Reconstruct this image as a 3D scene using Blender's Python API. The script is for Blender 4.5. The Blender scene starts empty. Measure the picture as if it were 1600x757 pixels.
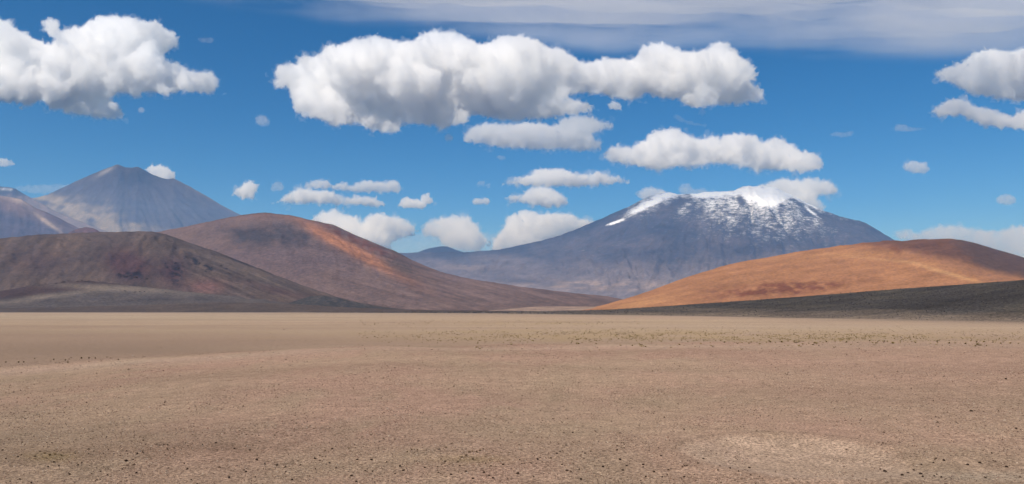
import bpy, math, random
import numpy as np
R = math.radians
S = bpy.context.scene
COL = S.collection
random.seed(7); RNG = np.random.default_rng(11)

# ------------------------------------------------------------------ camera
F, CX, CY, HOR = 1200.0, 800.0, 378.5, 484.5          # photograph pixels (1600 x 757)
EYE = 9.0
PITCH = math.atan((HOR - CY) / F)
cam = bpy.data.cameras.new('camera'); cam.lens = 36 * F / 1600; cam.sensor_width = 36
cam.clip_start = 0.5; cam.clip_end = 200000
camo = bpy.data.objects.new('camera', cam); COL.objects.link(camo)
camo.location = (0, 0, EYE); camo.rotation_euler = (math.pi / 2 + PITCH, 0, 0)
S.camera = camo
# ------------------------------------------------------------------ sky and sun
SUN_EL, SUN_AZ = 50.0, 214.0                           # azimuth clockwise from +Y: left of and behind the camera
W = bpy.data.worlds.new('World'); S.world = W; W.use_nodes = True
wn = W.node_tree.nodes; wn.clear()
sky = wn.new('ShaderNodeTexSky'); sky.sky_type = 'NISHITA'; sky.sun_disc = False
sky.sun_elevation = R(SUN_EL); sky.sun_rotation = R(SUN_AZ)
sky.altitude = 4300; sky.air_density = 1.0; sky.dust_density = 0.1; sky.ozone_density = 2.0
bg = wn.new('ShaderNodeBackground'); bg.inputs['Strength'].default_value = 0.10
wo = wn.new('ShaderNodeOutputWorld')
hs = wn.new('ShaderNodeHueSaturation'); hs.inputs['Saturation'].default_value = 1.4; hs.inputs['Value'].default_value = 1.0
W.node_tree.links.new(sky.outputs[0], hs.inputs['Color']); W.node_tree.links.new(hs.outputs[0], bg.inputs[0]); W.node_tree.links.new(bg.outputs[0], wo.inputs[0])
sl = bpy.data.lights.new('sun', 'SUN'); sl.energy = 4.1; sl.angle = R(0.5); sl.color = (1, .955, .89)
so = bpy.data.objects.new('sun', sl); COL.objects.link(so)
so.rotation_euler = (R(90 - SUN_EL), 0, R(180 - SUN_AZ)); so.location = (-400, -300, 900)
S.view_settings.view_transform = 'Standard'; S.view_settings.look = 'None'
S.view_settings.exposure = 0.12; S.view_settings.gamma = 1.0
S.render.engine = 'CYCLES'
S.cycles.max_bounces = 24; S.cycles.volume_bounces = 24; S.cycles.diffuse_bounces = 2
S.cycles.transparent_max_bounces = 24
S.cycles.use_denoising = True
S.cycles.use_adaptive_sampling = True; S.cycles.adaptive_threshold = 0.01

# ------------------------------------------------------------------ helpers
cp, sp = math.cos(PITCH), math.sin(PITCH)
def ray(px, py):
    """direction through a photograph pixel, scaled so that its y (depth) is 1"""
    a = (np.asarray(px, float) - CX) / F; b = -(np.asarray(py, float) - CY) / F
    y = cp - b * sp; z = sp + b * cp
    return a / y, z / y
def at(px, py, Y):
    a, z = ray(px, py); Y = np.asarray(Y, float)
    return np.stack(np.broadcast_arrays(a * Y, Y, EYE + z * Y), -1)
def proj(P):
    x, y, z = P[..., 0], P[..., 1], P[..., 2] - EYE
    d = y * cp + z * sp; d = np.where(np.abs(d) < 1e-3, 1e-3, d)
    return CX + F * x / d, CY - F * (z * cp - y * sp) / d
ALB = .74                                              # photograph tones under this sun -> base colour
def lin(c):
    c = np.asarray(c, float) / 255.0
    return ALB * np.where(c <= .04045, c / 12.92, ((c + .055) / 1.055) ** 2.4)
def sm(a, b, x):
    t = np.clip((np.asarray(x, float) - a) / (b - a), 0, 1); return t * t * (3 - 2 * t)
_p = RNG.permutation(4096)
_g = RNG.normal(size=(4096, 3)); _g /= np.linalg.norm(_g, axis=1)[:, None]
def noise(x, y, z=0.0):
    x, y, z = np.broadcast_arrays(np.asarray(x, float), np.asarray(y, float), np.asarray(z, float))
    xi, yi, zi = np.floor(x), np.floor(y), np.floor(z)
    fx, fy, fz = x - xi, y - yi, z - zi
    xi, yi, zi = xi.astype(int), yi.astype(int), zi.astype(int)
    u, v, w = [f * f * f * (f * (f * 6 - 15) + 10) for f in (fx, fy, fz)]
    out = 0
    for i in (0, 1):
        for j in (0, 1):
            for k in (0, 1):
                h = _p[(_p[(_p[(xi + i) & 4095] + yi + j) & 4095] + zi + k) & 4095]
                g = _g[h]
                d = g[..., 0] * (fx - i) + g[..., 1] * (fy - j) + g[..., 2] * (fz - k)
                out = out + d * (u if i else 1 - u) * (v if j else 1 - v) * (w if k else 1 - w)
    return out * 1.6
def fbm(x, y, z=0.0, o=5, gain=.5, lac=2.03):
    s = 0; a = 1
    for i in range(o):
        s = s + a * noise(x + 17.3 * i, y - 9.1 * i, z); a *= gain; x = x * lac; y = y * lac; z = z * lac
    return s
def ridged(x, y, z=0.0, o=5, gain=.5):
    s = 0; a = 1
    for i in range(o):
        s = s + a * (1 - 2 * np.abs(noise(x + 31.7 * i, y + 5.3 * i, z))); a *= gain; x = x * 2.07; y = y * 2.07; z = z * 2.07
    return s
def gauss(px, py, cx, cy, rx, ry, rot=0.0):
    c, s = math.cos(rot), math.sin(rot)
    dx, dy = px - cx, py - cy
    u = (dx * c + dy * s) / rx; v = (-dx * s + dy * c) / ry
    return np.exp(-(u * u + v * v))
def mesh_np(name, V, Fc, cols=None, attrs=None, smooth=True):
    """V (n,3), Fc (m,k) constant k"""
    me = bpy.data.meshes.new(name); n, (m, k) = len(V), Fc.shape
    me.vertices.add(n); me.vertices.foreach_set('co', np.ascontiguousarray(V, np.float32).ravel())
    me.loops.add(m * k); me.loops.foreach_set('vertex_index', np.ascontiguousarray(Fc, np.int32).ravel())
    me.polygons.add(m); me.polygons.foreach_set('loop_start', np.arange(0, m * k, k, dtype=np.int32))
    me.polygons.foreach_set('use_smooth', np.full(m, smooth))
    me.update(calc_edges=True)
    if cols is not None:
        a = me.attributes.new('Col', 'FLOAT_COLOR', 'POINT')
        c = np.ones((n, 4), np.float32); c[:, :3] = np.clip(cols, 0, 1); a.data.foreach_set('color', c.ravel())
    for k2, v in (attrs or {}).items():
        a = me.attributes.new(k2, 'FLOAT', 'POINT'); a.data.foreach_set('value', np.asarray(v, np.float32).ravel())
    return me
def obj(name, me, m, label=None, cat=None, group=None, kind=None, parent=None):
    o = bpy.data.objects.new(name, me); COL.objects.link(o)
    if m and me and not me.materials: me.materials.append(m)
    for k, v in (('label', label), ('category', cat), ('group', group), ('kind', kind)):
        if v: o[k] = v
    o.parent = parent
    return o
def grid_faces(nu, nv):
    i = np.arange(nu * nv).reshape(nu, nv)
    return np.stack([i[:-1, :-1], i[1:, :-1], i[1:, 1:], i[:-1, 1:]], -1).reshape(-1, 4)

# ------------------------------------------------------------------ materials
def newmat(name):
    m = bpy.data.materials.new(name); m.use_nodes = True; m.node_tree.nodes.clear()
    nt = m.node_tree
    def N(t, **kw):
        n = nt.nodes.new(t)
        for k, v in kw.items():
            if k.startswith('i_'): n.inputs[k[2:].replace('_', ' ')].default_value = v
            else: setattr(n, k, v)
        return n
    return m, nt, N, nt.links.new
def noise_node(N, L, vec, scale, detail, rough=.6, stretch=None):
    if stretch:
        mp = N('ShaderNodeMapping'); mp.inputs['Scale'].default_value = stretch; L(vec, mp.inputs['Vector']); vec = mp.outputs[0]
    n = N('ShaderNodeTexNoise'); n.inputs['Scale'].default_value = scale; n.inputs['Detail'].default_value = detail
    n.inputs['Roughness'].default_value = rough; L(vec, n.inputs['Vector']); return n.outputs['Fac']
def math_node(N, L, op, a, b=None, c=None):
    n = N('ShaderNodeMath', operation=op)
    for i, v in enumerate((a, b, c)):
        if v is None: continue
        if isinstance(v, (int, float)): n.inputs[i].default_value = v
        else: L(v, n.inputs[i])
    return n.outputs[0]
def remap(N, L, v, a, b, c, d):
    n = N('ShaderNodeMapRange', clamp=True); L(v, n.inputs[0])
    for i, x in enumerate((a, b, c, d)): n.inputs[i + 1].default_value = x
    return n.outputs[0]
def earth(name, layers, bump=None, snow=False, sigma=0.3):
    """vertex colour 'Col' times noise layers (scale, detail, low, high, stretch); bump = (scale, detail, distance)"""
    m, nt, N, L = newmat(name)
    geo = N('ShaderNodeNewGeometry'); vec = geo.outputs['Position']
    col = N('ShaderNodeAttribute', attribute_name='Col').outputs['Color']
    fac = None
    for (sc, de, lo, hi, st) in layers:
        f = remap(N, L, noise_node(N, L, vec, sc, de, .62, st), .36, .64, lo, hi)
        fac = f if fac is None else math_node(N, L, 'MULTIPLY', fac, f)
    mul = N('ShaderNodeVectorMath', operation='SCALE'); L(col, mul.inputs[0]); L(fac, mul.inputs['Scale'])
    c = mul.outputs[0]
    if snow:
        sn = N('ShaderNodeAttribute', attribute_name='snow').outputs['Fac']
        n1 = noise_node(N, L, vec, .014, 10, .72, (.45, .45, 2.2))
        n2 = noise_node(N, L, vec, .05, 6, .65, (.5, .5, 1.6))
        nn = math_node(N, L, 'ADD', math_node(N, L, 'MULTIPLY', n1, .65), math_node(N, L, 'MULTIPLY', n2, .35))
        th = math_node(N, L, 'SUBTRACT', sn, remap(N, L, nn, .38, .62, 0, 1))
        fs = remap(N, L, th, -.14, .34, 0, 1)
        mx = N('ShaderNodeMix', data_type='RGBA'); L(math_node(N, L, 'MULTIPLY', fs, remap(N, L, sn, .3, .95, .5, 1)), mx.inputs['Factor']); L(c, mx.inputs['A']); mx.inputs['B'].default_value = (.86, .88, .92, 1)
        c = mx.outputs['Result']
    d = N('ShaderNodeBsdfDiffuse'); d.inputs['Roughness'].default_value = sigma; L(c, d.inputs['Color'])
    if bump:
        h = noise_node(N, L, vec, bump[0], bump[1], .65)
        b = N('ShaderNodeBump'); b.inputs['Distance'].default_value = bump[2]; b.inputs['Strength'].default_value = 1.0
        L(h, b.inputs['Height']); L(b.outputs[0], d.inputs['Normal'])
    o = N('ShaderNodeOutputMaterial'); L(d.outputs[0], o.inputs['Surface'])
    return m
def vol_mat(name, density, color, aniso=0.0):
    m, nt, N, L = newmat(name)
    v = N('ShaderNodeVolumePrincipled'); v.inputs['Density'].default_value = density
    v.inputs['Color'].default_value = (*color, 1); v.inputs['Absorption Color'].default_value = (1, 1, 1, 1)
    v.inputs['Anisotropy'].default_value = aniso
    o = N('ShaderNodeOutputMaterial'); L(v.outputs[0], o.inputs['Volume']); return m

# ------------------------------------------------------------------ ground
CREST = np.array([(-400, 606), (0, 580), (100, 573), (200, 564), (300, 558), (400, 553), (500, 548), (600, 543), (800, 540.5), (1000, 539), (1200, 537.5), (1600, 535.5), (2000, 535)], float)
YC = 110.0
def ground_z(x, y, fine=True):
    yy = np.maximum(y, .5)
    a = np.clip(x / yy, -1.2, 1.2)
    cpx = CX + F * a * 1.01
    cpy = np.interp(cpx, CREST[:, 0], CREST[:, 1])
    _, rz = ray(cpx, cpy)
    zc = EYE + rz * YC
    zc = np.where(y > 0, zc, 3.5)
    r = np.where(y > 0, y, 0) + 0.0
    near = np.interp(r, [0, 3, 12, 26, 45], [7.2, 7.0, 4.6, 3.1, 2.9])
    t = sm(26, YC, r)
    z = near * (1 - t) + zc * t
    fall = sm(YC + 4, YC + 62, r)
    z = z * (1 - fall)
    z = np.where(y < 0, 7.2 - 4.0 * sm(8, 60, -y), z)
    far = sm(150, 400, np.hypot(x, y))
    if fine: z = z + (fbm(x / 9, y / 9, 3.1, 4) * .09 + fbm(x / 30, y / 30, 1.2, 3) * .45) * (1 - sm(100, 150, np.hypot(x, y))) * sm(4, 20, np.hypot(x, y))
    if fine: z = z + far * fbm(x / 160, y / 160, 8.8, 3) * .08 * (1 - sm(900, 2500, np.hypot(x, y)))
    # shallow pale basin in the near gravel
    e = np.sqrt(((x - 11.6) / 4.6) ** 2 + ((y - 31.5) / 4.6) ** 2)
    z = z - .26 * (1 - sm(.5, 1.08, e)) + .05 * np.exp(-((e - 1.1) / .14) ** 2)
    # gravel slope rising on the right
    return z
DUNE = np.array([(480, 488.4), (560, 488), (650, 487.6), (760, 487.3), (850, 486.6), (900, 485.6), (960, 483.6), (1020, 480), (1100, 474.5), (1200, 467.5), (1300, 460), (1400, 452), (1500, 445), (1600, 437.5), (1800, 424), (2000, 415)], float)

th = np.concatenate([np.linspace(-48, 48, 400), np.linspace(48, 312, 50)[1:]])
rad = np.concatenate([[.05], np.geomspace(1.2, 22, 24), np.geomspace(22, 240, 210)[1:], np.geomspace(240, 33000, 80)[1:]])
TH, RD = np.meshgrid(np.radians(th), rad, indexing='ij')
GX, GY = RD * np.sin(TH), RD * np.cos(TH)
GZ = ground_z(GX, GY)
GP = np.stack([GX, GY, GZ], -1)
gpx, gpy = proj(GP)
infr = (GY > 2)
gpx = np.where(infr, gpx, -3000); gpy = np.where(infr, gpy, 900)
tan_ = lin((178, 150, 125)); pink = lin((181, 147, 125)); olive = lin((173, 149, 123)); fart = lin((189, 163, 135))
def mixc(c, d, f): return c * (1 - f[..., None]) + np.asarray(d) * f[..., None]
gc = np.broadcast_to(tan_, GP.shape).copy()
n_lo = fbm(GX / 14, GY / 22, .5, 4); n_mid = fbm(GX / 4, GY / 9, 4.5, 4)
nearm = 1 - sm(115, 165, RD)
gc = mixc(gc, pink, np.clip(.5 + 1.1 * n_lo, 0, 1) * nearm)
gc = mixc(gc, olive, np.clip(.15 + .9 * n_mid, 0, 1) * .7 * nearm)
gc = mixc(gc, lin((178, 144, 123)), .8 * np.clip(gauss(gpx, gpy, 1500, 570, 420, 60) + .5 * gauss(gpx, gpy, 470, 585, 320, 25), 0, 1))
gc = mixc(gc, lin((196, 167, 142)), (1 - sm(.82, 1.1, np.sqrt(((GX - 11.6) / 4.3) ** 2 + ((GY - 31.5) / 4.7) ** 2) + .26 * n_mid)) * .85)
ee = np.sqrt(((GX - 11.6) / 4.3) ** 2 + ((GY - 31.5) / 4.7) ** 2) + .05 * n_mid
for rr_, st_ in ((.45, .25), (.62, .35), (.78, .3)): gc = mixc(gc, lin((150, 127, 106)), np.exp(-((ee + .08 * n_lo - rr_) / .028) ** 2) * st_ * np.clip(.5 + 1.5 * n_mid, 0, 1))
gc = mixc(gc, lin((140, 118, 98)), np.exp(-((ee - 1.14) / .05) ** 2) * sm(30, 34, GY) * .35)
gc = mixc(gc, lin((198, 168, 146)), np.exp(-((ee - .93) / .05) ** 2) * sm(32, 29, GY) * sm(14, 9, GX) * .7)
# streaks that curve into the basin
gc = mixc(gc, lin((190, 160, 138)), np.clip(gauss(gpx, gpy, 1130, 704, 60, 6, .35), 0, 1) * .6)
gc = mixc(gc, lin((184, 164, 142)), np.clip(gauss(gpx, gpy, 1560, 745, 170, 8), 0, 1) * .6)
gc = mixc(gc, lin((140, 112, 92)), np.clip(gauss(gpx, gpy, 320, 702, 140, 14) + .7 * gauss(gpx, gpy, 60, 708, 120, 12), 0, 1) * .5)
gc = mixc(gc, lin((150, 128, 88)), np.clip(gauss(gpx, gpy, 80, 714, 40, 8) + .8 * gauss(gpx, gpy, 740, 718, 60, 6), 0, 1) * .6)
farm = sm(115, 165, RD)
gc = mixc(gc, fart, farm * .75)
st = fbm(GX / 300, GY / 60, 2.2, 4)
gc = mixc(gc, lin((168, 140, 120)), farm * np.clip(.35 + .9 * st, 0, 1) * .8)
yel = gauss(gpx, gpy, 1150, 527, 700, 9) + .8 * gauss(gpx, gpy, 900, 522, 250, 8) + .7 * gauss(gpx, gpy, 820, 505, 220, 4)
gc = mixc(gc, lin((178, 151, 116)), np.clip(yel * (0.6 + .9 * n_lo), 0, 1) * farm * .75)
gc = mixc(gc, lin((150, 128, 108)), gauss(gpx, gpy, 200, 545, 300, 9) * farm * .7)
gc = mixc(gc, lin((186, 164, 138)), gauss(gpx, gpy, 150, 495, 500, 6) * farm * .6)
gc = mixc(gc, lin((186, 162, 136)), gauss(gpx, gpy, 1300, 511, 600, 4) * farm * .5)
crest_l = sm(900, 100, gpx)
gc = mixc(gc, lin((192, 166, 144)), np.exp(-((GY - 105) / 7) ** 2) * (.26 + .16 * crest_l))  # sunlit rim of the swell, painted paler along the crest
gc = mixc(gc, lin((153, 127, 109)), sm(113, 119, GY) * sm(420, 150, GY) * (.2 + .4 * crest_l) * infr)
gc = gc * (1.14 + .16 * fbm(GX / 50, GY / 13, 7.7, 4) * nearm + .10 * fbm(GX / 400, GY / 70, 9.1, 3) * farm)[..., None]
# dark volcanic gravel spreading off the slope and along the foot of the hills
darkedge = np.interp(gpx, [-500, 0, 480, 620, 760, 900, 1050, 1200, 1400, 1600, 2200], [484.8, 484.8, 487.5, 488.5, 490, 491, 493, 496, 500, 505, 512])
gc = mixc(gc, lin((92, 86, 82)), (1 - sm(-7, 6, gpy - darkedge + 3.0 * st)) * infr * .9)
GROUND_MAT = earth('gravel_ground', [(.9, 6, .88, 1.12, None), (8.0, 7, .52, 1.48, None), (25, 3, .68, 1.32, None)], (9, 8, .14))
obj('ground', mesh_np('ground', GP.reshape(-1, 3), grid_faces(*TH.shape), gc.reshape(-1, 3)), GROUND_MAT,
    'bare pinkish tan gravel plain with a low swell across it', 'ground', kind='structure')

# ------------------------------------------------------------------ mountains and hills
def skyline(pts, x):
    p = np.array(pts, float)
    # smooth (Catmull-like) interpolation by oversampling then filtering
    return np.interp(x, p[:, 0], p[:, 1])
def ridge(name, label, pts, Yr, Yf, Yb, mat, colour, nu=500, nv=200, nb=22, prof=1.4, gully=(30, .05), rough=.012, sky_rough=.6,
          foot=0.0, depth_warp=.0, seed=0.0, apex=None, smooth_px=4.0, shape=None, snow=None, cat='hill', bury=-8.0):
    p = np.array(pts, float)
    px = np.linspace(p[0, 0], p[-1, 0], nu)
    py = np.interp(px, p[:, 0], p[:, 1])
    k = max(1, int(smooth_px / (px[1] - px[0])))
    if k > 1:
        ker = np.hanning(2 * k + 1); ker /= ker.sum(); py = np.convolve(np.pad(py, k, mode='edge'), ker, 'valid')
    py = py + sky_rough * fbm(px / 16, seed + .3, .7, 5, .6)
    yr = (np.interp(px, *np.array(Yr, float).T) if np.ndim(Yr) else np.full(nu, Yr)) * (1 + depth_warp * fbm(px / 120, seed + 9, 0, 3))
    yf = np.interp(px, *np.array(Yf, float).T) if np.ndim(Yf) else np.full(nu, Yf)
    a, rz = ray(px, py)
    zr = np.maximum(EYE + rz * yr, foot)
    t = np.linspace(0, 1, nv) ** .9
    PX, T = np.meshgrid(px, t, indexing='ij')
    Y = yf[:, None] + (yr - yf)[:, None] * T
    H = (zr - foot)[:, None]
    pr = T ** prof if shape is None else shape(PX, T)
    LX = PX
    if apex:
        q0x, q0y = proj(np.stack([a[:, None] * Y, Y, foot + H * pr], -1))
        LX = np.arctan2(q0x - apex[0], np.maximum(q0y - apex[1], 0) * .8 + 12) * apex[2]
    warp = 1.6 * fbm(PX / 70, T * 2.2, seed + 2.2, 4)
    amod = np.clip(.55 + 1.1 * fbm(PX / 110, T * 2.5, seed + 21, 3), .1, 1.6)
    env = (T * (1 - T)) ** .8 * 2.2 * (.12 + .88 * sm(.25, .7, T))
    g = (ridged(LX / gully[0] + warp * .9, T * 1.9 + seed, seed, 5, .5) - .6) * amod
    g2 = fbm(LX / (gully[0] * .35), T * 7, seed + 6, 5, .55)
    Z = foot + H * pr + H * gully[1] * g * env + H * rough * g2 * np.minimum(1, (1 - T) * 8) * np.minimum(1, T * 6)
    Z[:, 0] = bury + foot
    # back side
    tb = np.linspace(0, 1, nb)[1:]
    PXb, Tb = np.meshgrid(px, tb, indexing='ij')
    Yb_ = yr[:, None] + (Yb - yr)[:, None] * Tb
    Zb = foot + H * (1 - Tb) ** 1.3 * (1 + .1 * fbm(PXb / gully[0], Tb * 3, seed + 12, 4) * Tb) + bury * Tb
    aa = a[:, None]
    Pf = np.stack([aa * Y, Y, Z], -1); Pb = np.stack([aa * Yb_, Yb_, Zb], -1)
    P = np.concatenate([Pf, Pb], 1)
    qx, qy = proj(P)
    TT = np.concatenate([T, 1 + Tb], 1); GG = np.concatenate([g * env, PXb * 0], 1)
    c = colour(qx, qy, TT, P, GG)
    at_ = {'snow': snow(qx, qy, TT, P, GG).ravel()} if snow else None
    me = mesh_np(name, P.reshape(-1, 3), grid_faces(*TT.shape), c.reshape(-1, 3), at_)
    obj(name, me, mat, label, cat, kind='structure')
    return P[:, :nv].reshape(-1, 3), qx[:, :nv].ravel(), qy[:, :nv].ravel()
def base(shape, c): return np.broadcast_to(lin(c), shape + (3,)).copy()

FAR_MAT = earth('far_rock', [(.004, 8, .82, 1.18, None), (.02, 6, .85, 1.15, None)], (.005, 8, 30))
SNOW_MAT = earth('snow_rock', [(.004, 8, .8, 1.2, None), (.02, 6, .8, 1.2, None)], (.006, 8, 30), snow=True)
MID_MAT = earth('hill_scree', [(.006, 8, .86, 1.14, None), (.05, 7, .78, 1.22, None)], (.03, 9, 12))
NEAR_MAT = earth('dark_scree', [(.01, 8, .85, 1.15, None), (.09, 7, .78, 1.22, None)], (.05, 9, 5))
ORANGE_MAT = earth('orange_scree', [(.01, 7, .9, 1.1, None), (.08, 7, .84, 1.16, None)], (.04, 9, 6))
DUNE_MAT = earth('black_gravel', [(.02, 7, .8, 1.2, (.3, 1, 1)), (.35, 6, .5, 1.5, None), (1.2, 3, .7, 1.3, None)], (.5, 6, .9))

# --- volcano at the back left
def c_volc(x, y, t, P, g):
    c = base(x.shape, (90, 84, 92))
    n = fbm(x / 40, y / 25, 3, 5)
    c = mixc(c, lin((100, 92, 94)), np.clip(.3 + n, 0, 1) * .6)
    pale = gauss(x, y, 120, 335, 90, 26, .25) * .9 + gauss(x, y, 190, 357, 60, 7) * 1.2 + gauss(x, y, 160, 335, 26, 20) * .5 + gauss(x, y, 90, 318, 40, 10, .4)
    c = mixc(c, lin((196, 178, 146)), np.clip(pale * (.75 + .9 * fbm(x / 26, y / 12, 5, 5)) - .12, 0, 1) * .6)
    c = mixc(c, lin((54, 53, 66)), np.clip(gauss(x, y, 206, 274, 46, 19) * (1.1 + n), 0, 1) * .8)
    c = mixc(c, lin((182, 172, 166)), np.clip(gauss(x, y, 164, 269, 16, 3, -.5) * 1.2, 0, 1) * .6)
    c = mixc(c, lin((165, 148, 130)), np.clip(gauss(x, y, 325, 306, 60, 4, .52), 0, 1) * .5)
    return c
ridge('volcano', 'blue grey volcanic cone with a notched summit and pale tan lower slopes', 
      [(-260, 330), (-100, 318), (20, 312), (60, 308.5), (75, 304), (90, 297), (105, 290), (120, 283), (135, 276), (150, 270), (165, 264), (175, 260), (183, 256.5), (189, 258.5), (196, 261.5), (206, 262.5), (215, 260), (221, 263), (227, 267), (238, 273), (250, 277), (262, 280), (272, 279), (280, 283), (292, 289), (305, 297), (320, 305), (340, 317), (360, 328), (380, 338), (420, 358), (480, 384), (560, 408), (640, 425), (720, 440)],
      [(-260, 24000), (190, 23000), (720, 24000)], 16500, 30000, FAR_MAT, c_volc, nu=420, nv=110, prof=1.55, gully=(24, .04), rough=.008, seed=1.3, smooth_px=1.0, apex=(200, 250, 150), cat='mountain')
# --- snow patched ridge at the left edge
def c_lr(x, y, t, P, g):
    c = base(x.shape, (70, 66, 80)); c = mixc(c, lin((150, 130, 118)), sm(300, 318, y + 8 * fbm(x / 10, y / 8, 2, 4)))
    return mixc(c, lin((225, 228, 235)), np.clip(gauss(x, y, 5, 296.5, 5, 1.6) + gauss(x, y, 12, 297, 2, 1.6) + gauss(x, y, 17, 297.5, 1.8, 1.6), 0, 1))
ridge('mountain', 'dark blue ridge with tiny snow patches at the left edge', [(-400, 330), (-200, 300), (-60, 288), (-20, 289), (0, 291.5), (14, 292), (24, 295), (35, 302), (48, 309), (60, 316), (90, 332), (140, 352), (220, 380)],
      20500, 16500, 25500, FAR_MAT, c_lr, nu=160, nv=60, gully=(26, .02), seed=4.1, smooth_px=2, cat='mountain')
# --- mauve ridge with pale streaks
def c_mauve(x, y, t, P, g):
    c = base(x.shape, (132, 112, 110)); n = fbm(x / 22, y / 14, 8, 5)
    c = mixc(c, lin((92, 88, 104)), np.clip(sm(-6, 14, y - (322 + .34 * x)) + .3 * n, 0, 1) * .9)
    c = mixc(c, lin((196, 174, 158)), np.clip(gauss(x, y, 74, 348, 26, 3, .62) * 1.3 + gauss(x, y, 30, 313, 40, 5, .3) * .8, 0, 1) * .9)
    c = mixc(c, lin((104, 84, 84)), np.clip(gauss(x, y, 88, 342, 26, 5, .55) * 1.2, 0, 1) * .8)
    return c
ridge('hillside', 'mauve hillside with a pale diagonal scree streak behind the dark hill', [(-300, 280), (-120, 294), (0, 306), (20, 309), (34, 312), (50, 322), (58, 327), (70, 331), (85, 337), (100, 345), (115, 353), (124, 357), (150, 368), (200, 385)],
      13500, 9800, 16000, FAR_MAT, c_mauve, nu=200, nv=80, gully=(26, .018), seed=6.6, smooth_px=2, cat='hill')
def c_redc(x, y, t, P, g):
    return mixc(base(x.shape, (126, 96, 94)), lin((100, 84, 88)), np.clip(.4 + fbm(x / 10, y / 6, 1, 4), 0, 1))
ridge('knoll', 'small reddish knoll peeping over the dark left hill', [(90, 372), (105, 366), (115, 360), (125, 356.5), (135, 355), (144, 356.5), (152, 360), (162, 365), (185, 372)], 8000, 7000, 8600, FAR_MAT, c_redc, nu=120, nv=60, seed=7.7, smooth_px=2)

# --- snow capped mountain
def c_snowm(x, y, t, P, g):
    c = base(x.shape, (76, 74, 86)); n = fbm(x / 60, y / 26, 4, 5)
    c = mixc(c, lin((98, 90, 96)), np.clip(.35 + n, 0, 1) * .7)
    c = mixc(c, lin((132, 120, 120)), sm(378, 450, y + 14 * n) * .9)
    c = mixc(c, lin((168, 146, 132)), np.clip(gauss(x, y, 930, 446, 120, 7) * (.7 + 2 * fbm(x / 40, y / 6, 3, 4)), 0, 1) * .8)
    c = mixc(c, lin((150, 132, 122)), np.clip(gauss(x, y, 740, 418, 60, 4), 0, 1) * .5)
    c = mixc(c, lin((60, 58, 70)), np.clip(gauss(x, y, 1040, 358, 36, 8, -.12), 0, 1) * .75)  # cloud shadow on the flank, painted into the rock colour
    c = mixc(c, lin((66, 62, 70)), np.clip(gauss(x, y, 1130, 385, 60, 8) * (.5 + 2 * fbm(x / 20, y / 8, 9, 4)), 0, 1) * .7)
    c = mixc(c, lin((74, 70, 78)), np.clip(gauss(x, y, 820, 440, 60, 4, .06), 0, 1) * .6)
    return c
def s_snowm(x, y, t, P, g):
    lo = np.interp(x, [880, 940, 1000, 1040, 1080, 1130, 1180, 1230, 1280, 1330, 1380, 1420], [342, 352, 356, 362, 374, 386, 394, 398, 390, 378, 370, 364])
    hi = np.interp(x, [880, 960, 1010, 1040, 1060, 1100, 1140, 1165, 1230, 1260, 1300, 1400], [270, 290, 302, 304, 302, 306, 306, 308, 312, 306, 306, 300])
    s = (.66 + .10 * sm(1040, 1090, x) * sm(1310, 1260, x)) * np.clip((lo - y) / (lo - hi), 0, 1) ** .7
    s = s + .55 * gauss(x, y, 1205, 303, 42, 12) + .35 * gauss(x, y, 1200, 316, 24, 12) + .45 * gauss(x, y, 1100, 303, 46, 5)
    s = s + .5 * gauss(x, y, 1018, 316, 40, 6.5, -.42) + 1.2 * gauss(x, y, 960, 348.5, 20, 2.6, -.3)
    s = s + 1.2 * gauss(x, y, 1267, 331, 16, 2.2, .6) + .9 * gauss(x, y, 1262, 317, 16, 1.8, .55)
    s = s - .9 * gauss(x, y, 1158, 313, 5, 10, -.5) - .75 * gauss(x, y, 1045, 328, 34, 7, -.62) - .6 * gauss(x, y, 1250, 320, 26, 2.4, .6) - .7 * gauss(x, y, 1040, 358, 46, 9)  # last term drops snow inside the painted cloud shadow
    s = s - .5 * gauss(x, y, 1300, 345, 60, 6, .36) - .3 * gauss(x, y, 1085, 330, 14, 16, .6) - .4 * gauss(x, y, 1222, 326, 8, 14, .7)
    s = s - .35 * sm(1000, 950, x) * (1 - np.clip(1.2 * gauss(x, y, 960, 348.5, 22, 3.4, -.3), 0, 1)) - .22 * sm(1310, 1370, x)
    s = s + .42 * gauss(x, y, 988, 333, 26, 4.5, -.45) - .55 * np.clip(fbm(x / 10, y / 5, 13, 4) - .1, 0, 1) * sm(1.5, .6, s)
    s = s - .30 * np.clip(g, -.7, 1.2) * sm(300, 330, y) + .1 * fbm(x / 30, y / 16, 3, 3)
    return np.clip(s, 0, 1.4) * (t < 1.6)
def sh_snow(PX, T):
    k = 1.35 + .25 * np.exp(-((PX - 1150) / 260) ** 2)
    return .22 * sm(0, .6, T) * T + (1 - .22) * T ** (k + .35) + 0 * PX
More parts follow.
